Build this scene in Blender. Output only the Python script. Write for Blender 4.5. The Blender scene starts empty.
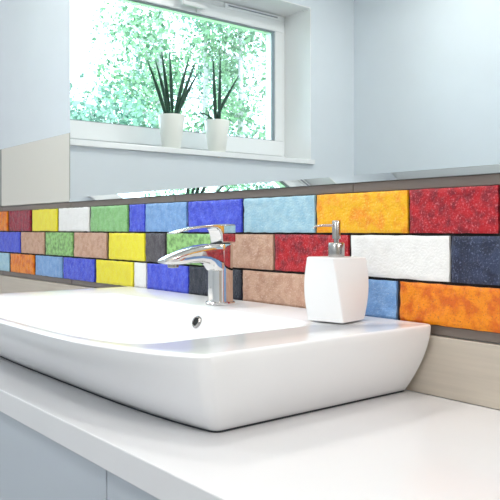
import bpy, bmesh, math, random
from mathutils import Vector, noise, Matrix

# ------------------------------------------------------------------ camera, world, lights
S = bpy.context.scene
COL = S.collection
ZC = 1.105          # eye height (floor = 0)
CY = -0.905         # eye distance from the mirror wall (wall face y = 0)
TH = math.radians(51.0)
F = 714.0
cam_d = bpy.data.cameras.new('camera')
cam = bpy.data.objects.new('camera', cam_d)
COL.objects.link(cam)
cam.location = (0, CY, ZC)
cam.rotation_euler = (math.radians(90), 0, TH)
cam_d.sensor_width = 36
cam_d.lens = F / 500 * 36
cam_d.shift_y = -21 / 500
cam_d.clip_start = 0.02
S.camera = cam

W = bpy.data.worlds.new('world')
S.world = W
W.use_nodes = True
bg = W.node_tree.nodes['Background']
bg.inputs[0].default_value = (0.72, 0.86, 1.0, 1)
bg.inputs[1].default_value = 5.5

S.view_settings.view_transform = 'Standard'
S.view_settings.look = 'None'
S.view_settings.gamma = 1
S.view_settings.use_curve_mapping = False
S.view_settings.exposure = 0.17

H_CEIL = 2.55
FILL_GLOBE = 32.0         # brightness of the two unseen fill globes added to light upright surfaces
LAMPS = [(-1.65, -0.40, 6.0), (-0.55, -0.62, 4.5), (-1.9, -1.45, 6.5), (0.35, -1.3, 6.0)]  # unseen ceiling lamps added for room light, basin one guided by its shadow
for i, (x, y, e) in enumerate(LAMPS):
    ld = bpy.data.lights.new('added_downlight_lamp', 'AREA')
    ld.shape = 'DISK'
    ld.size = 0.15
    ld.energy = e
    ld.color = (1.0, 0.96, 0.92)
    lo = bpy.data.objects.new('added_downlight_lamp', ld)
    COL.objects.link(lo)
    lo.location = (x, y, H_CEIL - 0.022)

# ------------------------------------------------------------------ helpers
def lin(c):
    return tuple(((v / 255) / 12.92 if v / 255 <= 0.04045 else ((v / 255 + 0.055) / 1.055) ** 2.4) for v in c)

def mat(name, rgb, rough=0.5, metal=0.0, coat=0.0, spec=0.5, var=0.0, scale=8.0, bump=0.0, bscale=60.0, stretch=(1, 1, 1)):
    m = bpy.data.materials.new(name)
    m.use_nodes = True
    nt = m.node_tree
    p = nt.nodes['Principled BSDF']
    c = lin(rgb)
    p.inputs['Roughness'].default_value = rough
    p.inputs['Metallic'].default_value = metal
    p.inputs['Coat Weight'].default_value = coat
    p.inputs['Coat Roughness'].default_value = 0.03
    p.inputs['Specular IOR Level'].default_value = spec
    tc = nt.nodes.new('ShaderNodeTexCoord')
    mp = nt.nodes.new('ShaderNodeMapping')
    mp.inputs['Scale'].default_value = stretch
    nt.links.new(tc.outputs['Object'], mp.inputs[0])
    n = nt.nodes.new('ShaderNodeTexNoise')
    n.inputs['Scale'].default_value = scale
    n.inputs['Detail'].default_value = 4
    nt.links.new(mp.outputs[0], n.inputs['Vector'])
    r = nt.nodes.new('ShaderNodeValToRGB')
    r.color_ramp.elements[0].position = 0.3
    r.color_ramp.elements[1].position = 0.7
    r.color_ramp.elements[0].color = (*[v * (1 - var) for v in c], 1)
    r.color_ramp.elements[1].color = (*[min(1, v * (1 + var)) for v in c], 1)
    nt.links.new(n.outputs[0], r.inputs[0])
    nt.links.new(r.outputs[0], p.inputs['Base Color'])
    if bump:
        n2 = nt.nodes.new('ShaderNodeTexNoise')
        n2.inputs['Scale'].default_value = bscale
        nt.links.new(mp.outputs[0], n2.inputs['Vector'])
        b = nt.nodes.new('ShaderNodeBump')
        b.inputs['Strength'].default_value = bump
        b.inputs['Distance'].default_value = 0.002
        nt.links.new(n2.outputs[0], b.inputs['Height'])
        nt.links.new(b.outputs[0], p.inputs['Normal'])
    return m

def glaze(name, base, alt, light, scale=55, seed=0.0, rough=0.3, mottling=0.5):
    """handmade glazed brick face: base glaze, blotches of alt, thin light speckle"""
    m = bpy.data.materials.new(name)
    m.use_nodes = True
    nt = m.node_tree
    L = nt.links
    p = nt.nodes['Principled BSDF']
    p.inputs['Roughness'].default_value = rough
    tc = nt.nodes.new('ShaderNodeTexCoord')
    def ns(sc, det, off):
        mp = nt.nodes.new('ShaderNodeMapping')
        mp.inputs['Location'].default_value = (off, off * 1.7, off * 0.3)
        L.new(tc.outputs['Object'], mp.inputs[0])
        n = nt.nodes.new('ShaderNodeTexNoise')
        n.inputs['Scale'].default_value = sc
        n.inputs['Detail'].default_value = det
        L.new(mp.outputs[0], n.inputs['Vector'])
        return n
    def ramp(n, a, b):
        r = nt.nodes.new('ShaderNodeValToRGB')
        r.color_ramp.elements[0].position = a
        r.color_ramp.elements[1].position = b
        L.new(n.outputs[0], r.inputs[0])
        return r
    def mix(f, a, b):
        x = nt.nodes.new('ShaderNodeMix')
        x.data_type = 'RGBA'
        L.new(f.outputs[0], x.inputs[0])
        if isinstance(a, tuple): x.inputs[6].default_value = (*a, 1)
        else: L.new(a.outputs[2], x.inputs[6])
        x.inputs[7].default_value = (*b, 1)
        return x
    r1 = ramp(ns(scale * 0.8, 9, seed), 0.43, 0.62)
    r2 = ramp(ns(scale * 5, 5, seed + 5), 0.56, 0.74)
    m1 = mix(r1, lin(base), lin(alt))
    m2 = mix(r2, m1, lin(light))
    L.new(m2.outputs[2], p.inputs['Base Color'])
    b = nt.nodes.new('ShaderNodeBump')
    b.inputs['Strength'].default_value = 0.9
    b.inputs['Distance'].default_value = 0.002
    L.new(ns(scale * 3.5, 6, seed + 2).outputs[0], b.inputs['Height'])
    L.new(b.outputs[0], p.inputs['Normal'])
    return m

def obj(name, bm, m, parent=None, smooth=False, loc=None):
    me = bpy.data.meshes.new(name)
    bmesh.ops.recalc_face_normals(bm, faces=bm.faces)
    bm.to_mesh(me)
    bm.free()
    if smooth:
        for f in me.polygons: f.use_smooth = True
        try: me.set_sharp_from_angle(angle=math.radians(smooth if smooth > 1 else 40))
        except Exception: pass
    ms = m if isinstance(m, list) else [m]
    for k in ms: me.materials.append(k)
    o = bpy.data.objects.new(name, me)
    COL.objects.link(o)
    if parent: o.parent = parent
    if loc: o.location = loc
    return o

def tag(o, label=None, cat=None, group=None, kind=None):
    if label: o['label'] = label
    if cat: o['category'] = cat
    if group: o['group'] = group
    if kind: o['kind'] = kind
    return o

def empty(name, loc):
    o = bpy.data.objects.new(name, None)
    o.empty_display_size = 0.05
    COL.objects.link(o)
    o.location = loc
    return o

def box(bm, x0, x1, y0, y1, z0, z1, bev=0.0, seg=2):
    r = bmesh.ops.create_cube(bm, size=1)
    vs = r['verts']
    bmesh.ops.scale(bm, vec=(abs(x1 - x0), abs(y1 - y0), abs(z1 - z0)), verts=vs)
    bmesh.ops.translate(bm, vec=((x0 + x1) / 2, (y0 + y1) / 2, (z0 + z1) / 2), verts=vs)
    if bev:
        es = list({e for v in vs for e in v.link_edges})
        bmesh.ops.bevel(bm, geom=es, offset=bev, segments=seg, affect='EDGES', profile=0.5)

def boxm(*a, **k):
    bm = bmesh.new()
    box(bm, *a, **k)
    return bm

def lathe(bm, prof, cx=0, cy=0, n=40, cap=True):
    """prof: list of (r, z) from bottom up"""
    rings = []
    for r, z in prof:
        rings.append([bm.verts.new((cx + r * math.cos(2 * math.pi * k / n), cy + r * math.sin(2 * math.pi * k / n), z)) for k in range(n)])
    for a, b in zip(rings, rings[1:]):
        for k in range(n):
            bm.faces.new((a[k], a[(k + 1) % n], b[(k + 1) % n], b[k]))
    if cap:
        bm.faces.new(rings[0][::-1])
        bm.faces.new(rings[-1])

def loft(bm, rings, cap0=True, cap1=True):
    R = [[bm.verts.new(p) for p in r] for r in rings]
    n = len(R[0])
    for a, b in zip(R, R[1:]):
        for k in range(n):
            bm.faces.new((a[k], a[(k + 1) % n], b[(k + 1) % n], b[k]))
    if cap0: bm.faces.new(R[0][::-1])
    if cap1: bm.faces.new(R[-1])

def tube(bm, pts, rads, n=10):
    pts = [Vector(p) for p in pts]
    rings = []
    for i, p in enumerate(pts):
        t = (pts[min(i + 1, len(pts) - 1)] - pts[max(i - 1, 0)]).normalized()
        a = t.cross(Vector((0, 0, 1)))
        if a.length < 0.05: a = t.cross(Vector((1, 0, 0)))
        a.normalize()
        b = t.cross(a)
        rings.append([p + (a * math.cos(2 * math.pi * k / n) + b * math.sin(2 * math.pi * k / n)) * rads[i] for k in range(n)])
    loft(bm, rings)

def ray(x):
    """horizontal direction of the sight line of column x"""
    u = (x - 250) / F
    return (-math.sin(TH) + u * math.cos(TH), math.cos(TH) + u * math.sin(TH))

def wx(x, y=0.0):
    d = ray(x)
    return d[0] / d[1] * (y - CY)

# ------------------------------------------------------------------ materials
M = {}
M['paint'] = mat('white_wall_paint', (225, 233, 240), 0.6, var=0.01, bump=0.05, bscale=200)
M['ceil'] = mat('ceiling_paint', (240, 240, 240), 0.7, var=0.01)
M['floor'] = mat('grey_floor_tile', (165, 165, 167), 0.35, var=0.08, scale=3)
M['uppertile'] = mat('pale_grey_tile', (138, 144, 138), 0.3, var=0.05, scale=5, stretch=(1, 1, 20), bump=0.1, bscale=90)
M['lowertile'] = mat('beige_grey_tile', (198, 188, 174), 0.35, var=0.06, scale=6, stretch=(1, 1, 22), bump=0.15, bscale=60)
M['bandtile'] = mat('taupe_tile', (128, 117, 110), 0.35, var=0.05, scale=6, stretch=(1, 1, 15), bump=0.1)
M['joint'] = mat('pale_tile_joint', (222, 220, 212), 0.6)
M['grout'] = mat('dark_mortar', (40, 36, 36), 0.9, var=0.2, scale=80)
M['mirror'] = mat('silvered_glass', (238, 243, 243), 0.0, metal=1.0)
M['medge'] = mat('polished_glass_edge', (215, 226, 228), 0.15, spec=0.8)
M['upvc'] = mat('white_window_plastic', (246, 249, 251), 0.25)
M['seal'] = mat('dark_rubber_seal', (150, 158, 166), 0.6)
M['ceramic'] = mat('white_glazed_ceramic', (244, 245, 247), 0.14, coat=0.05, spec=0.28)
M['counter'] = mat('white_counter_laminate', (234, 234, 236), 0.22, spec=0.4, var=0.01)
M['cab'] = mat('pale_grey_blue_gloss_lacquer', (197, 205, 214), 0.12, coat=0.4)
M['cabin'] = mat('cabinet_dark_gap', (120, 124, 128), 0.6)
M['chrome'] = mat('polished_chrome', (228, 226, 224), 0.04, metal=1.0)
M['steel'] = mat('brushed_steel', (172, 170, 168), 0.2, metal=1.0)
M['dark'] = mat('black_opening', (12, 12, 14), 0.6)
M['sil'] = mat('dark_silicone_joint', (52, 56, 62), 0.7)
M['disp'] = mat('white_satin_ceramic', (245, 245, 246), 0.25, spec=0.4)
M['pot'] = mat('white_planter_ceramic', (246, 248, 242), 0.3)
M['soil'] = mat('dark_potting_soil', (52, 42, 34), 0.95, var=0.4, scale=120, bump=0.6)
M['leafdark'] = mat('dark_green_spike_leaf', (32, 72, 55), 0.45, var=0.35, scale=60, stretch=(1, 1, 3))
M['tip'] = mat('pale_dry_leaf_tip', (190, 190, 150), 0.6)
M['bark'] = mat('grey_birch_bark', (185, 178, 182), 0.8, var=0.3, scale=6, stretch=(1, 1, 4))
M['grass'] = mat('lawn_green', (120, 165, 95), 0.9, var=0.25, scale=3)
M['lampwhite'] = mat('white_lamp_ring', (240, 240, 240), 0.3)

def leafmat(name, rgb):
    m = bpy.data.materials.new(name)
    m.use_nodes = True
    nt = m.node_tree
    for n in list(nt.nodes): nt.nodes.remove(n)
    out = nt.nodes.new('ShaderNodeOutputMaterial')
    a = nt.nodes.new('ShaderNodeBsdfDiffuse')
    b = nt.nodes.new('ShaderNodeBsdfTranslucent')
    mx = nt.nodes.new('ShaderNodeMixShader')
    mx.inputs[0].default_value = 0.5
    g = nt.nodes.new('ShaderNodeNewGeometry')
    r = nt.nodes.new('ShaderNodeValToRGB')
    c = lin(rgb)
    r.color_ramp.elements[0].color = (c[0] * 0.22, c[1] * 0.32, c[2] * 0.30, 1)
    r.color_ramp.elements[1].color = (*[min(1, v * 1.3) for v in c], 1)
    nt.links.new(g.outputs['Random Per Island'], r.inputs[0])
    for s in (a, b): nt.links.new(r.outputs[0], s.inputs[0])
    nt.links.new(a.outputs[0], mx.inputs[1])
    nt.links.new(b.outputs[0], mx.inputs[2])
    nt.links.new(mx.outputs[0], out.inputs[0])
    return m
M['leafA'] = leafmat('blue_green_leaves', (152, 184, 164))
M['leafB'] = leafmat('fresh_green_leaves', (158, 190, 152))

def glassmat():
    m = bpy.data.materials.new('clear_window_glass')
    m.use_nodes = True
    nt = m.node_tree
    for n in list(nt.nodes): nt.nodes.remove(n)
    out = nt.nodes.new('ShaderNodeOutputMaterial')
    t = nt.nodes.new('ShaderNodeBsdfTransparent')
    t.inputs[0].default_value = (0.96, 0.985, 0.98, 1)
    g = nt.nodes.new('ShaderNodeBsdfGlossy')
    g.inputs['Roughness'].default_value = 0.0
    fr = nt.nodes.new('ShaderNodeFresnel')
    fr.inputs[0].default_value = 1.45
    mx = nt.nodes.new('ShaderNodeMixShader')
    nt.links.new(fr.outputs[0], mx.inputs[0])
    nt.links.new(t.outputs[0], mx.inputs[1])
    nt.links.new(g.outputs[0], mx.inputs[2])
    nt.links.new(mx.outputs[0], out.inputs[0])
    return m
M['glass'] = glassmat()

# ------------------------------------------------------------------ room shell
XW, XE = -2.70, 1.15        # window wall face, opposite side wall face
YN = -2.02                  # wall behind the camera
WT = 0.30                   # window wall thickness
OY0, OY1 = -1.690, -0.220   # window opening
OZ0, OZ1 = ZC + 0.337, ZC + 1.156

def st(o):
    o['kind'] = 'structure'
    return o

st(obj('floor', boxm(XW - 0.05, XE + 0.1, YN - 0.1, 0.1, -0.1, 0), M['floor']))
st(obj('ceiling', boxm(XW - 0.05, XE + 0.1, YN - 0.1, 0.1, H_CEIL, H_CEIL + 0.1), M['ceil']))
st(obj('wall_back', boxm(XW, XE, 0.012, 0.1, 0, H_CEIL), M['paint']))
st(obj('wall_front', boxm(XW, XE, YN - 0.1, YN, 0, H_CEIL), M['paint']))
st(obj('wall_right', boxm(XE, XE + 0.1, YN, 0.012, 0, H_CEIL), M['lowertile']))
bm = bmesh.new()
box(bm, XW - WT, XW, YN - 0.1, OY0, 0, H_CEIL)
box(bm, XW - WT, XW, OY1, 0.1, 0, H_CEIL)
box(bm, XW - WT, XW, OY0, OY1, 0, OZ0)
box(bm, XW - WT, XW, OY0, OY1, OZ1, H_CEIL)
st(obj('wall_left', bm, M['paint']))

M['reveal'] = mat('reveal_daylight_white', (250, 251, 252), 0.45)  # added boards, their extra white stands in for daylight on the reveal
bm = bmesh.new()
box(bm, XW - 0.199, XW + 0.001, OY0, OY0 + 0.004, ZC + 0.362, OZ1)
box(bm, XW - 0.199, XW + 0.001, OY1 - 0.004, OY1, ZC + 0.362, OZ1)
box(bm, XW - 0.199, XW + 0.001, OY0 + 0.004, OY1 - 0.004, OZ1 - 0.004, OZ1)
st(obj('added_reveal_lining', bm, M['reveal']))

# ------------------------------------------------------------------ wall tiling on the back wall
JX = [-2.514, -1.956, -1.398, -0.840, -0.282, 0.276, 0.834]
def course(name, x0, x1, z0, z1, yf, m, gap=0.003):
    bm = bmesh.new()
    xs = [x0] + [j for j in JX if x0 + 0.01 < j < x1 - 0.01] + [x1]
    for a, b in zip(xs, xs[1:]):
        box(bm, a + gap / 2, b - gap / 2, yf, 0.012, z0, z1, bev=0.0008, seg=1)
    f0 = len(bm.faces)
    box(bm, x0, x1, yf + 0.0012, 0.0119, z0 + 0.0006, z1 - 0.0006)
    bm.faces.ensure_lookup_table()
    for f in bm.faces[f0:]: f.material_index = 1
    return st(obj(name, bm, [m, M['joint']]))
course('trim_1', XW, JX[1], ZC + 0.080, ZC + 0.282, 0.0, M['uppertile'])       # pale tiles left of the mirror
course('trim_2', XW, XE, ZC + 0.0625, ZC + 0.0785, 0.004, M['bandtile'])      # taupe strip above the bricks
course('trim_3', XW, XE, ZC - 0.1625, ZC - 0.1475, 0.006, M['bandtile'])      # taupe strip below the bricks
course('trim_4', XW, XE, ZC - 0.255, ZC - 0.164, 0.0, M['lowertile'])         # beige upstand tiles

# ------------------------------------------------------------------ wall mirror with bevelled lower edge
MX0, MX1, MZ0, MZ1 = JX[1] + 0.003, 0.75, ZC + 0.079, ZC + 1.12
mir = empty('wall_mirror', ((MX0 + MX1) / 2, 0.006, MZ0))
tag(mir, 'large frameless wall mirror above the coloured bricks, reflecting the window', 'mirror')
def inv(o, p):
    o.matrix_parent_inverse = Matrix.Translation(p.location).inverted()
    return o
BH, BT = 0.0125, 0.0033
bm = bmesh.new()
v = [bm.verts.new(p) for p in [(MX0, 0, MZ0 + BH), (MX1, 0, MZ0 + BH), (MX1, 0, MZ1), (MX0, 0, MZ1),
                               (MX0, 0.012, MZ0 + BH), (MX1, 0.012, MZ0 + BH), (MX1, 0.012, MZ1), (MX0, 0.012, MZ1)]]
bm.faces.new(v[0:4])
for q in [(0, 1, 5, 4), (1, 2, 6, 5), (2, 3, 7, 6), (3, 0, 4, 7), (4, 5, 6, 7)]:
    f = bm.faces.new([v[k] for k in q])
    f.material_index = 1
inv(obj('glass_sheet', bm, [M['mirror'], M['medge']], mir), mir)
bm = bmesh.new()
v = [bm.verts.new(p) for p in [(MX0, -BT, MZ0), (MX1, -BT, MZ0), (MX1, 0, MZ0 + BH), (MX0, 0, MZ0 + BH),
                               (MX0, 0.012, MZ0), (MX1, 0.012, MZ0), (MX1, 0.012, MZ0 + BH), (MX0, 0.012, MZ0 + BH)]]
bm.faces.new(v[0:4])
for q in [(0, 1, 5, 4), (1, 2, 6, 5), (2, 3, 7, 6), (3, 0, 4, 7), (4, 5, 6, 7)]:
    f = bm.faces.new([v[k] for k in q])
    f.material_index = 1
inv(obj('bevelled_edge', bm, [M['mirror'], M['medge']], mir), mir)

# ------------------------------------------------------------------ mosaic border of glazed bricks
ROWZ = [(ZC - 0.0065, ZC + 0.0615), (ZC - 0.0795, ZC - 0.0105), (ZC - 0.1465, ZC - 0.0840)]
COLS = {
    'indigo': ((62, 76, 216), (84, 102, 230), (130, 148, 240), 'indigo blue glazed brick'),
    'blue': ((118, 164, 222), (140, 182, 232), (175, 205, 240), 'light blue glazed brick'),
    'pale': ((158, 204, 226), (178, 216, 232), (210, 232, 240), 'pale icy blue glazed brick'),
    'green': ((134, 196, 122), (150, 208, 140), (190, 228, 180), 'soft green glazed brick'),
    'speck': ((160, 214, 130), (112, 160, 92), (190, 230, 160), 'green glazed brick with dark speckles'),
    'yellow': ((252, 240, 46), (248, 232, 40), (253, 246, 120), 'bright yellow glazed brick'),
    'amber': ((253, 190, 12), (250, 156, 14), (252, 214, 90), 'amber yellow glazed brick with orange marks'),
    'orange': ((250, 148, 16), (226, 104, 10), (196, 92, 30), 'orange glazed brick'),
    'red': ((190, 20, 34), (132, 14, 34), (226, 120, 128), 'deep red glazed brick'),
    'crimson': ((160, 26, 50), (120, 20, 50), (225, 110, 130), 'crimson glazed brick with pale flecks'),
    'white': ((252, 252, 250), (247, 247, 245), (250, 250, 250), 'white glazed brick'),
    'tan': ((212, 174, 150), (198, 154, 130), (234, 208, 190), 'rough pinkish tan brick'),
    'grey': ((92, 88, 94), (76, 72, 78), (120, 116, 120), 'dark grey glazed brick'),
    'coal': ((44, 48, 62), (34, 38, 52), (90, 96, 112), 'charcoal glazed brick'),
    'navy': ((48, 58, 88), (30, 36, 62), (112, 124, 156), 'dark navy glazed brick'),
}
GM = {k: glaze(k + '_brick_glaze', v[0], v[1], v[2], seed=i * 3.1, rough=0.55 if k == 'tan' else 0.28,
               scale=(70 if k not in ('speck',) else 110)) for i, (k, v) in enumerate(COLS.items())}
ROWS = [
    [(-14, 7, 'orange'), (8.5, 30, 'crimson'), (31.5, 56.5, 'yellow'), (58, 88.5, 'white'), (90, 127, 'green'), (128.5, 144, 'indigo'),
     (144.8, 186, 'blue'), (187.5, 241, 'indigo'), (243, 314, 'pale'), (316, 407, 'amber'), (409.5, 498, 'red'), (500.5, 660, 'white')],
    [(-20, 19.5, 'indigo'), (20.5, 43.5, 'tan'), (45, 72, 'speck'), (73.5, 106, 'tan'), (108, 144, 'yellow'), (145, 164.5, 'grey'),
     (166, 214, 'speck'), (216, 272.5, 'tan'), (274.5, 348, 'red'), (350, 448.5, 'white'), (450.5, 590, 'navy'), (594, 800, 'green')],
    [(-30, 8.5, 'pale'), (10, 33.5, 'orange'), (35, 61.5, 'blue'), (63, 94, 'indigo'), (95.5, 132.5, 'yellow'), (133.5, 145.5, 'white'),
     (146.5, 187.5, 'indigo'), (188.5, 241, 'coal'), (242, 306, 'tan'), (308, 396, 'blue'), (399, 535, 'orange'), (539, 720, 'tan')],
]
mos = empty('mosaic_border', (-1.2, 0.012, ZC - 0.147))
tag(mos, 'three-row mosaic border of colourful glazed bricks with dark joints behind the basin', 'wall border')
x0m, x1m = wx(-33), wx(590)
inv(obj('mortar_backing', boxm(x0m, x1m, 0.004, 0.012, ZC - 0.1472, ZC + 0.0622), M['grout'], mos), mos)
def brick(x0, x1, z0, z1, key, seed):
    bm = bmesh.new()
    nx = max(8, int((x1 - x0) / 0.004)); nz = 18
    nx = min(nx, 60)
    g = []
    rr = random.Random(seed)
    j = [rr.uniform(-0.0008, 0.0008) for _ in range(4)]
    for i in range(nx + 1):
        row = []
        for k in range(nz + 1):
            u, w = i / nx, k / nz
            X = x0 + (x1 - x0) * u
            Z = z0 + (z1 - z0) * w
            ex = min(u, 1 - u) * (x1 - x0)
            ez = min(w, 1 - w) * (z1 - z0)
            e = min(ex, ez)
            X += (noise.noise(Vector((seed, Z * 60, 3))) * 0.0009 + j[0]) * (1 if u < 0.02 or u > 0.98 else 0.3)
            Z += (noise.noise(Vector((X * 45, seed, 7))) * 0.0009) * (1 if w < 0.02 or w > 0.98 else 0.3)
            rnd = 0.0016 * (1 - min(1, e / 0.0022)) ** 2
            amp = 0.0008 if key in ('white', 'yellow') else 0.0016
            h = noise.noise(Vector((X * 70 + seed, Z * 70, seed * 2))) * amp + noise.noise(Vector((X * 220 + seed, Z * 220, 1))) * amp * 0.45
            row.append(bm.verts.new((X, -0.0020 + rnd + h, Z)))
        g.append(row)
    for i in range(nx):
        for k in range(nz):
            bm.faces.new((g[i][k], g[i + 1][k], g[i + 1][k + 1], g[i][k + 1]))
    ring = [g[i][0] for i in range(nx)] + [g[nx][k] for k in range(nz)] + [g[i][nz] for i in range(nx, 0, -1)] + [g[0][k] for k in range(nz, 0, -1)]
    back = [bm.verts.new((v.co.x, 0.0045, v.co.z)) for v in ring]
    n = len(ring)
    for k in range(n):
        bm.faces.new((ring[k], ring[(k + 1) % n], back[(k + 1) % n], back[k]))
    bm.faces.new(back[::-1])
    o = obj('glazed_brick', bm, GM[key], mos, smooth=50)
    inv(o, mos)
    o['label'] = COLS[key][3]
sd = 1
for (z0, z1), row in zip(ROWZ, ROWS):
    for a, b, key in row:
        sd += 1
        a, b = a + 0.25, b - 0.25
        brick(wx(a, -0.002), min(wx(b, -0.002), x1m), z0, z1, key, sd * 1.37)

# ------------------------------------------------------------------ vanity cabinet + countertop
CT = ZC - 0.255             # counter top surface
cab = empty('vanity_cabinet', (-0.9, -0.24, 0))
tag(cab, 'pale grey-blue gloss vanity cabinet under the white countertop', 'cabinet')
inv(obj('body', boxm(XW + 0.01, 0.40, -0.468, 0.0, 0.10, CT - 0.036), M['cabin'], cab), cab)
inv(obj('plinth', boxm(XW + 0.01, 0.38, -0.42, -0.02, 0.0, 0.10), M['cab'], cab), cab)
DX = [XW + 0.012, -1.997, -1.397, -0.797, -0.197, 0.40]
for a, b in zip(DX, DX[1:]):
    inv(obj('door', boxm(a + 0.0015, b - 0.0015, -0.488, -0.469, 0.105, CT - 0.041, bev=0.0012), M['cab'], cab), cab)
ct = obj('countertop', boxm(XW + 0.001, 0.43, -0.500, 0.0, CT - 0.035, CT, bev=0.0015), M['counter'])
tag(ct, 'long white vanity countertop carrying the basin', 'countertop')

# ------------------------------------------------------------------ washbasin
BX = -1.133
RZ = ZC - 0.145
def outline(hw, db, dc, bulge, rb, rf, z, n=14, m=9, cx=BX, p=4.0):
    """closed outline, y = -distance from wall; corners filleted, front edge bowed"""
    pts = []
    def arc(c, r, a0, a1):
        for k in range(m):
            a = math.radians(a0 + (a1 - a0) * k / (m - 1))
            pts.append((c[0] + r * math.cos(a), c[1] + r * math.sin(a)))
    def line(p_, q, cnt):
        for k in range(1, cnt):
            t = k / cnt
            pts.append((p_[0] + (q[0] - p_[0]) * t, p_[1] + (q[1] - p_[1]) * t))
    y0 = -db
    fy = lambda x: -(dc + bulge * (1 - abs(x / hw) ** p))
    xe = hw - rf
    for _ in range(6):
        ph = math.atan(bulge * p / hw * (xe / hw) ** (p - 1))
        xe = hw - rf + rf * math.sin(ph)
    yc = fy(xe) + rf * math.cos(ph)
    pd = math.degrees(ph)
    line((-(hw - rb), y0), (hw - rb, y0), n)
    arc((hw - rb, y0 - rb), rb, 90, 0)
    line((hw, y0 - rb), (hw, yc), n)
    arc((hw - rf, yc), rf, 0, -90 + pd)
    for k in range(1, 3 * n):
        x = xe * math.cos(math.pi * k / (3 * n))
        pts.append((x, fy(x)))
    arc((-(hw - rf), yc), rf, -90 - pd, -180)
    line((-hw, yc), (-hw, y0 - rb), n)
    arc((-(hw - rb), y0 - rb), rb, 180, 90)
    return [Vector((cx + x, y, z)) for x, y in pts]
H = 0.1075
def outer(t):
    """t = 0 at rim, 1 at base"""
    s = t ** 1.7
    mixv = lambda a, b: a + (b - a) * s
    return outline(mixv(0.466, 0.417), 0.004, mixv(0.432, 0.380), mixv(0.071, 0.022), 0.012, mixv(0.024, 0.014), RZ - (H - 0.0008) * t)
rings = []
base = outline(0.4155, 0.006, 0.3785, 0.022, 0.012, 0.013, CT + 0.0028)
rings.append(base)
for k in range(14, 0, -1):
    rings.append(outer(0.04 + 0.96 * k / 14))
def shr(o, z):   # rim outline pulled in by o
    return outline(0.466 - o, 0.004 + o * 0.5, 0.432 - o, 0.071, max(0.004, 0.012 - o), max(0.01, 0.024 - o), z)
rings.append(shr(0.0005, RZ - 0.0035))
rings.append(shr(0.0016, RZ - 0.0014))
rings.append(shr(0.0040, RZ))
rings.append(shr(0.010, RZ - 0.0003))
def inner(hw, db, dc, b, rb, rf, z): return outline(hw, db, dc, b, rb, rf, z)
rings.append(inner(0.352, 0.118, 0.445, 0.040, 0.06, 0.05, RZ - 0.0010))
rings.append(inner(0.346, 0.121, 0.442, 0.039, 0.06, 0.05, RZ - 0.0030))
rings.append(inner(0.340, 0.125, 0.438, 0.038, 0.06, 0.05, RZ - 0.0080))
rings.append(inner(0.326, 0.134, 0.432, 0.035, 0.06, 0.055, RZ - 0.027))
rings.append(inner(0.302, 0.146, 0.420, 0.030, 0.06, 0.06, RZ - 0.050))
rings.append(inner(0.268, 0.164, 0.404, 0.014, 0.06, 0.06, RZ - 0.066))
rings.append(inner(0.205, 0.195, 0.365, 0.010, 0.04, 0.05, RZ - 0.075))
rings.append(inner(0.080, 0.250, 0.310, 0.002, 0.02, 0.02, RZ - 0.080))
rings.append(inner(0.026, 0.262, 0.308, 0.0, 0.02, 0.02, RZ - 0.081))
bas = empty('washbasin', (BX, -0.24, CT))
tag(bas, 'wide white ceramic countertop basin with a gently bowed front', 'washbasin')
bm = bmesh.new()
loft(bm, rings)
inv(obj('bowl', bm, M['ceramic'], bas, smooth=35), bas)
# silicone joint under the bowl
bm = bmesh.new()
loft(bm, [outline(0.4150, 0.005, 0.3785, 0.022, 0.012, 0.014, CT), outline(0.4150, 0.005, 0.3785, 0.022, 0.012, 0.014, CT + 0.0030)])
inv(obj('base_joint', bm, M['sil'], bas), bas)
bm = bmesh.new()
lathe(bm, [(0.020, RZ - 0.0808), (0.021, RZ - 0.078), (0.016, RZ - 0.076), (0.001, RZ - 0.0755)], BX, -0.285)
inv(obj('drain_cover', bm, M['chrome'], bas, smooth=40), bas)
# overflow hole on the rear inside wall
ovx, ovy, ovz = -1.107, -0.1355, RZ - 0.0295
def ringdisc(r0, r1, th, m, name, y):
    bm = bmesh.new()
    n = 32
    R = []
    for (r, yy) in [(r0, 0.004), (r0, -th * 0.6), ((r0 + r1) / 2, -th), (r1, -th * 0.3), (r1, 0.004)]:
        R.append([Vector((r * math.cos(2 * math.pi * k / n), yy, r * math.sin(2 * math.pi * k / n))) for k in range(n)])
    loft(bm, R, cap0=False, cap1=False)
    o = obj(name, bm, m, bas, smooth=40)
    o.location = (ovx, y, ovz)
    o.rotation_euler = (math.radians(-25), 0, 0)
    inv(o, bas)
    return o
ringdisc(0.0080, 0.0118, 0.0030, M['steel'], 'overflow_ring', ovy - 0.0028)
bm = bmesh.new()
n = 24
loft(bm, [[Vector((0.0082 * math.cos(2 * math.pi * k / n), yy, 0.0082 * math.sin(2 * math.pi * k / n))) for k in range(n)] for yy in (0.004, -0.0008)])
o = obj('overflow_hole', bm, M['dark'], bas)
o.location = (ovx, ovy - 0.0028, ovz); o.rotation_euler = (math.radians(-25), 0, 0)
inv(o, bas)

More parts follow.
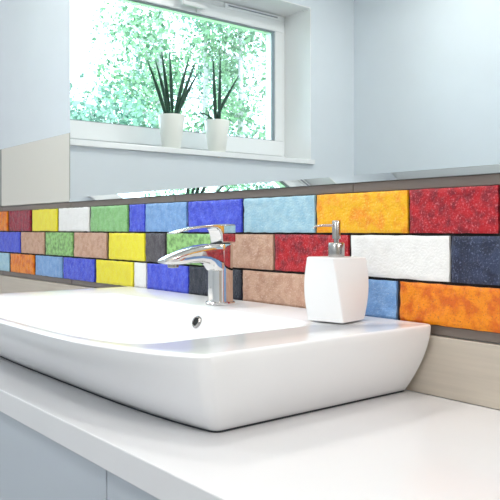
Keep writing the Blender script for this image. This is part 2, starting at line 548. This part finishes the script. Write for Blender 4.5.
# ------------------------------------------------------------------ mixer tap
FX, FD = -1.110, 0.080
tap = empty('mixer_tap', (FX, -FD, RZ))
tag(tap, 'polished chrome single lever mixer tap on the rear ledge of the basin', 'tap')
def rrect(w, z0, z1, s, r=0.004, n=5, x=0.0):
    """rounded rectangle section in the X-Z plane at distance s in front of the tap axis"""
    r = min(r, (z1 - z0) / 2 * 0.98, w * 0.98)
    P = []
    for cx, cz, a0 in [(w - r, z1 - r, 0), (-w + r, z1 - r, 90), (-w + r, z0 + r, 180), (w - r, z0 + r, 270)]:
        for k in range(n):
            a = math.radians(a0 + 90 * k / (n - 1))
            P.append(Vector((x + cx + r * math.cos(a), -s, cz + r * math.sin(a))))
    return P
z = ZC - RZ
bm = bmesh.new()
def el(rx, ry, zz, n=48, p=2.6):
    P = []
    for k in range(n):
        a = 2 * math.pi * k / n
        c, s_ = math.cos(a), math.sin(a)
        P.append(Vector((rx * math.copysign(abs(c) ** (2 / p), c), ry * math.copysign(abs(s_) ** (2 / p), s_), zz)))
    return P
loft(bm, [el(.0232, .0232, 0.004), el(.0225, .0225, 0.012), el(.0220, .0222, 0.05), el(.0222, .0226, 0.09), el(.0225, .0232, z - 0.032), el(.0215, .0222, z - 0.0285)])
secs = [(-0.005, .0215, -.030, -.085, .010), (0.012, .0218, -.0285, -.084, .010), (0.021, .0216, -.0283, -.080, .010), (0.028, .0214, -.0284, -.0715, .010), (0.038, .0208, -.0288, -.0655, .010), (0.055, .0200, -.0310, -.0630, .010),
        (0.075, .0190, -.0350, -.0635, .009), (0.095, .0178, -.0405, -.0650, .008), (0.115, .0162, -.0480, -.0655, .006), (0.127, .0150, -.0535, -.0640, .004), (0.133, .0140, -.0572, -.0618, .002)]
loft(bm, [rrect(w, z + zb, z + zt, s, r) for s, w, zt, zb, r in secs])
body = obj('spout_body', bm, M['chrome'], tap, smooth=35)
bm = bmesh.new()
lathe(bm, [(.0285, 0.0), (.0288, .003), (.0275, .005), (.0235, .0062)], n=48)
obj('base_ring', bm, M['chrome'], tap, smooth=30)
bm = bmesh.new()
lathe(bm, [(.0085, z - .0715), (.0105, z - .070), (.0105, z - .063)], cx=0, cy=-0.108, n=28)
obj('aerator', bm, M['steel'], tap, smooth=30)
bm = bmesh.new()
lsec = [(-0.0225, .0150, .0085, -.0275, .003), (-0.0212, .0205, .0097, -.0277, .005), (0.0, .0215, .0098, -.0277, .005), (0.0085, .0208, .0096, -.0272, .004),
        (0.0105, .0206, .0095, -.0150, .004), (0.0145, .0203, .0094, -.0035, .003), (0.022, .0198, .0090, .0025, .002), (0.035, .0190, .0080, .0032, .002),
        (0.055, .0176, .0060, .0016, .0018), (0.078, .0160, .0028, -.0012, .0016), (0.098, .0145, -.0022, -.0056, .0014), (0.113, .0130, -.0068, -.0094, .001)]
loft(bm, [rrect(w, z + zb, z + zt, s, r) for s, w, zt, zb, r in lsec])
obj('lever', bm, M['chrome'], tap, smooth=35)
bm = bmesh.new()
lathe(bm, [(.0195, z - .0290), (.0195, z - .0272)], n=40)
obj('lever_gap', bm, M['dark'], tap)

# ------------------------------------------------------------------ soap dispenser
SX, SD = -0.790, 0.090
disp = empty('soap_dispenser', (SX, -SD, RZ))
tag(disp, 'white square soap dispenser with chrome pump on the right end of the basin', 'soap dispenser')
bm = bmesh.new()
HB = 0.101
rs = []
def sq(h, ang, zz, r):
    P = []
    for cx, cy, a0 in [(h - r, h - r, 0), (-h + r, h - r, 90), (-h + r, -h + r, 180), (h - r, -h + r, 270)]:
        for k in range(5):
            a = math.radians(a0 + 22.5 * k)
            x, y = cx + r * math.cos(a), cy + r * math.sin(a)
            P.append(Vector((x * math.cos(ang) - y * math.sin(ang), x * math.sin(ang) + y * math.cos(ang), zz)))
    return P
rs.append(sq(0.0290, math.radians(12), 0.001, 0.003))
for k in range(0, 21):
    t = k / 20
    h = 0.0325 + 0.0034 * math.sin(math.pi * t) + 0.0012 * t
    rs.append(sq(h, math.radians(12 - 19 * t), 0.0025 + (HB - 0.004) * t, 0.0028))
rs.append(sq(0.0322, math.radians(-7), HB, 0.003))
loft(bm, rs)
obj('bottle', bm, M['disp'], disp, smooth=30)
bm = bmesh.new()
lathe(bm, [(0.0300, 0.0), (0.0300, 0.0012)], n=4)
bmesh.ops.rotate(bm, cent=(0, 0, 0), matrix=Matrix.Rotation(math.radians(12 + 45), 3, 'Z'), verts=bm.verts)
obj('foot', bm, M['sil'], disp)
bm = bmesh.new()
lathe(bm, [(.0122, HB - .001), (.0128, HB + .001), (.0128, HB + .0205), (.0118, HB + .0225), (.004, HB + .0230)], n=32)
obj('collar', bm, M['steel'], disp, smooth=35)
bm = bmesh.new()
lathe(bm, [(.0040, HB + .022), (.0040, HB + .028), (.0066, HB + .0285), (.0066, HB + .0555), (.0058, HB + .0575)], n=28)
obj('pump_head', bm, M['steel'], disp, smooth=35)
bm = bmesh.new()
tube(bm, [(0, -.004, HB + .0495), (0, -.030, HB + .0495), (0, -.046, HB + .0480), (0, -.050, HB + .0455)], [.0021, .0019, .0017, .0015], 12)
obj('nozzle', bm, M['chrome'], disp, smooth=40)

# ------------------------------------------------------------------ window (seen in the mirror)
win = empty('window_1', (XW - 0.2, (OY0 + OY1) / 2, OZ0))
st(win)
fx0, fx1 = XW - 0.275, XW - 0.200
def frame_rect(x0, x1, y0, y1, z0, z1, wy, wz0, wz1, bev=0.003):
    bm = bmesh.new()
    box(bm, x0, x1, y0, y1, z0, z0 + wz0, bev)
    box(bm, x0, x1, y0, y1, z1 - wz1, z1, bev)
    box(bm, x0, x1, y0, y0 + wy, z0 + wz0, z1 - wz1, bev)
    box(bm, x0, x1, y1 - wy, y1, z0 + wz0, z1 - wz1, bev)
    return bm
fz0 = ZC + 0.361
inv(obj('window_frame', frame_rect(fx0, fx1, OY0, OY1, fz0 - 0.02, OZ1, 0.035, 0.060, 0.045), M['upvc'], win), win)
sx0, sx1 = fx0 + 0.005, fx1 + 0.012
sy0, sy1, sz0, sz1 = OY0 + 0.024, OY1 - 0.024, fz0 + 0.032, OZ1 - 0.034
sash = obj('sash', frame_rect(sx0, sx1, sy0, sy1, sz0, sz1, 0.056, 0.080, 0.062, 0.004), M['upvc'], win)
inv(sash, win)
gy0, gy1, gz0, gz1 = sy0 + 0.056, sy1 - 0.056, sz0 + 0.080, sz1 - 0.062
inv(obj('seal', frame_rect(sx1 - 0.030, sx1 - 0.008, gy0 - 0.002, gy1 + 0.002, gz0 - 0.002, gz1 + 0.002, 0.006, 0.006, 0.007, 0.001), M['seal'], win), win)
inv(obj('pane', boxm(sx1 - 0.040, sx1 - 0.034, gy0 - 0.005, gy1 + 0.005, gz0 - 0.005, gz1 + 0.005), M['glass'], win), win)
# trickle vent slot in the top of the sash/frame
bm = boxm(fx1 - 0.002, fx1 + 0.016, -1.640, -1.270, OZ1 - 0.036, OZ1 - 0.010, bev=0.002)
inv(obj('trickle_vent', bm, M['upvc'], win), win)
bm = boxm(fx1 + 0.010, fx1 + 0.0172, -1.620, -1.290, OZ1 - 0.026, OZ1 - 0.019)
inv(obj('vent_slot', bm, M['seal'], win), win)
# handle on the top rail
bm = bmesh.new()
box(bm, sx1, sx1 + 0.012, -1.125, -1.090, sz1 - 0.062, sz1 - 0.012, 0.003)
box(bm, sx1 + 0.012, sx1 + 0.034, -1.118, -1.098, sz1 - 0.048, sz1 - 0.028, 0.003)
box(bm, sx1 + 0.028, sx1 + 0.044, -1.120, -0.985, sz1 - 0.050, sz1 - 0.026, 0.005)
inv(obj('handle', bm, M['upvc'], win), win)
sill = obj('window_sill', boxm(XW - 0.215, XW + 0.022, OY0 - 0.012, OY1 + 0.012, fz0 - 0.024, fz0, bev=0.003), M['upvc'], win)
inv(sill, win)

# ------------------------------------------------------------------ potted spike plants on the sill
def pot(px, X, hpot, rt, rb, label, spikes, curls):
    d = ray(px)
    Y = d[1] / d[0] * X            # mirrored distance from the eye
    y = -(Y + CY)                  # real position
    root = empty('potted_snake_plant', (X, y, fz0))
    tag(root, label, 'potted plant', 'potted plants on the window sill')
    bm = bmesh.new()
    lathe(bm, [(rb * 0.94, 0), (rb, 0.003), (rb + (rt - rb) * 0.5, hpot * 0.5), (rt, hpot * 0.985), (rt - 0.001, hpot), (rt - 0.005, hpot), (rt - 0.007, hpot * 0.94), (rt - 0.008, hpot * 0.9)], n=48)
    obj('planter', bm, M['pot'], root, smooth=40)
    bm = bmesh.new()
    lathe(bm, [(rt - 0.010, hpot * 0.88), (rt - 0.009, hpot * 0.915), (rt * 0.5, hpot * 0.93), (0.003, hpot * 0.935)], n=32)
    obj('soil', bm, M['soil'], root, smooth=40)
    for (bx, by, tx, ty, hh, r) in spikes:
        bm = bmesh.new()
        N = 12
        P, R = [], []
        for k in range(N + 1):
            t = k / N
            bend = 0.10 * t * (1 - t)
            P.append((bx + (tx - bx) * (t ** 1.15), by + (ty - by) * (t ** 1.15) , hpot * 0.88 + hh * t))
            R.append(r * 1.3 * (1 - 0.9 * t ** 4) * (0.85 + 0.3 * math.sin(math.pi * min(1, t * 1.3))) + 0.0012)
        tube(bm, P, R, 10)
        obj('leaf', bm, M['leafdark'], root, smooth=50)
    for pts, r in curls:
        bm = bmesh.new()
        tube(bm, pts, [r, r * 1.1, r, r * 0.7, r * 0.3][:len(pts)], 8)
        obj('leaf', bm, M['leafdark'], root, smooth=50)
    return root
h0 = 0.148
pot(171.5, -2.735, 0.153, 0.061, 0.041, 'white pot with seven dark spikes, left of the two pots in the mirror',
    [(0.0, 0.026, 0.0, 0.126, 0.250, .0050), (0.008, 0.016, 0.005, 0.088, 0.256, .0048), (-.006, 0.006, -.02, 0.040, 0.305, .0052), (0.012, 0.002, 0.015, 0.020, 0.305, .0050),
     (0.0, -0.016, 0.01, -0.088, 0.292, .0052), (0.012, -0.020, 0.0, -0.132, 0.282, .0050), (-.01, -0.026, -.01, -0.158, 0.242, .0048)], [])
pot(217, -2.735, 0.153, 0.061, 0.041, 'white pot with three spikes and curling leaves, right of the two in the mirror',
    [(0.0, 0.008, 0.0, 0.024, 0.322, .0050), (0.010, -0.006, 0.012, -0.010, 0.320, .0050), (-.006, 0.014, -.012, -0.142, 0.255, .0048)],
    [([(0, 0.02, h0 - .01), (0, 0.045, h0 + .02), (0.0, 0.075, h0 + .032), (0, 0.10, h0 + .030), (0, 0.12, h0 + .022)], .0035),
     ([(0.01, 0.02, h0 - .01), (0.01, 0.04, h0 + .015), (0.02, 0.06, h0 + .012), (0.02, 0.07, h0 + .005), (0.02, 0.078, h0 - .004)], .0030),
     ([(0, -0.02, h0 - .01), (0, -0.04, h0 + .006), (0, -0.06, h0 + .012), (0, -0.08, h0 + .010), (0, -0.095, h0 + .004)], .0030),
     ([(0.0, 0.028, h0 - .01), (-.01, 0.042, h0 + .03), (-.01, 0.035, h0 + .06), (-.01, 0.015, h0 + .085), (0, 0.0, h0 + .105)], .0032)])

# ------------------------------------------------------------------ unseen ceiling downlights added for room light
WHERE = ['above the left half of the basin', 'above the soap dispenser end of the basin', 'over the floor near the window', 'over the floor far from the window']
for i, (x, y, e) in enumerate(LAMPS):
    r = empty('added_ceiling_downlight', (x, y, H_CEIL - 0.018))
    tag(r, 'small round white ceiling downlight, unseen and added for room light, ' + WHERE[i], 'ceiling light', 'added ceiling downlights')
    bm = bmesh.new()
    n = 40
    loft(bm, [[Vector((rr * math.cos(2 * math.pi * k / n), rr * math.sin(2 * math.pi * k / n), zz)) for k in range(n)] for rr, zz in
              [(0.078, 0.018), (0.078, -0.006), (0.084, -0.008), (0.092, -0.004), (0.094, 0.018)]], cap0=False, cap1=False)
    obj('rim', bm, M['lampwhite'], r, smooth=40)

# ------------------------------------------------------------------ unseen fill globes added on the walls behind the camera
def emis(name, col, st_):
    m = bpy.data.materials.new(name)
    m.use_nodes = True
    p = m.node_tree.nodes['Principled BSDF']
    p.inputs['Base Color'].default_value = (0.9, 0.9, 0.9, 1)
    p.inputs['Emission Color'].default_value = (*col, 1)
    p.inputs['Emission Strength'].default_value = st_
    return m
M['opal'] = emis('fill_globe_glow', (1.0, 0.97, 0.94), FILL_GLOBE)
def globe(x, y, z, d, label):
    r = empty('added_fill_lamp', (x, y, z))
    tag(r, label, 'wall light', 'added fill globes')
    d = Vector(d)
    bm = bmesh.new()
    tube(bm, [(0, 0, 0), d * 0.012], [0.045, 0.042], 32)
    tube(bm, [d * 0.012, d * 0.06, d * 0.10], [0.010, 0.010, 0.022], 20)
    obj('bracket', bm, M['steel'], r, smooth=40)
    bm = bmesh.new()
    bmesh.ops.create_uvsphere(bm, u_segments=40, v_segments=24, radius=0.085)
    bmesh.ops.translate(bm, vec=d * 0.18, verts=bm.verts)
    obj('fill_globe', bm, M['opal'], r, smooth=80)
globe(-0.30, YN, 1.80, (0, 1, 0), 'unseen round opal fill globe added on the wall facing the mirror')
globe(XE, -0.45, 1.75, (-1, 0, 0), 'unseen round opal fill globe added on the tiled side wall')

# ------------------------------------------------------------------ garden outside the window
GZ = -0.9
st(obj('ground', boxm(-40, XW - WT, -40, 12, GZ - 0.2, GZ), M['grass']))
def tree(x, y, h, cr, ch, n, lm, label, seed, zlow=0.25, size=0.10, lean=0.0):
    rr = random.Random(seed)
    root = empty('leafy_tree', (x, y, GZ))
    tag(root, label, 'tree', 'trees outside the window')
    bm = bmesh.new()
    top = (lean, 0, h * 0.92)
    tube(bm, [(0, 0, 0), (lean * .2, 0.03, h * 0.3), (lean * .6, -0.02, h * 0.6), top], [0.11, 0.09, 0.06, 0.02], 10)
    tips = []
    for k in range(16):
        t = rr.uniform(zlow, 0.88)
        a = rr.uniform(0, 2 * math.pi)
        L = cr * (1.0 - 0.5 * abs(t - 0.5)) * rr.uniform(0.5, 0.9)
        p0 = Vector((lean * t, 0, h * t))
        p1 = p0 + Vector((math.cos(a) * L, math.sin(a) * L, L * rr.uniform(0.3, 0.7)))
        pm = (p0 + p1) / 2 + Vector((0, 0, -0.05 * L))
        tube(bm, [p0, pm, p1], [0.028, 0.018, 0.006], 6)
        tips += [(pm, L * 0.45), (p1, L * 0.42)]
    obj('trunk', bm, M['bark'], root, smooth=50)
    for k in range(8):
        tips.append((Vector((lean * .8 + rr.uniform(-.3, .3), rr.uniform(-.3, .3), h * rr.uniform(0.75, 0.98))), cr * 0.32))
    bm = bmesh.new()
    for k in range(n):
        c, rad = rr.choice(tips)
        v = Vector((rr.gauss(0, 1), rr.gauss(0, 1), rr.gauss(0, 0.8)))
        v = v.normalized() * rad * (rr.random() ** 0.45) * 1.25
        p = c + v
        s = size * rr.uniform(0.5, 1.2)
        a = Vector((rr.gauss(0, 1), rr.gauss(0, 1), rr.gauss(0, 1))).normalized()
        b = a.orthogonal().normalized()
        b = (Matrix.Rotation(rr.uniform(0, 6.28), 3, a) @ b)
        q = [p - a * s * .5, p + b * s * .32 - a * s * .05, p + a * s * .5, p - b * s * .32 - a * s * .05]
        bm.faces.new([bm.verts.new(w) for w in q])
    obj('foliage', bm, lm, root)
def gpos(px, X):
    d = ray(px)
    return -(d[1] / d[0] * X + CY)
T = [(92, -11.0, 4.3, 1.3, 3600, 'leafA', 'low pale tree at the left of the window view', 3),
     (66, -16.0, 4.9, 1.5, 3400, 'leafA', 'small misty tree at the far left edge of the mirrored garden', 5),
     (160, -12.0, 8.2, 1.6, 6200, 'leafB', 'tall tree with a grey trunk behind the left potted plant', 9),
     (205, -13.5, 9.0, 2.0, 6800, 'leafA', 'tall blue green tree behind the right potted plant', 14),
     (138, -18.5, 8.0, 1.7, 3600, 'leafA', 'slender distant tree between the low pale tree and the tall ones', 21),
     (240, -11.5, 7.4, 1.2, 3800, 'leafB', 'fresh green tree nearest the right side of the window view', 27)]
for px, X, h, cr, n, lm, lab, sd in T:
    tree(X, gpos(px, X), h, cr, 0, n, M[lm], lab, sd, size=0.12)
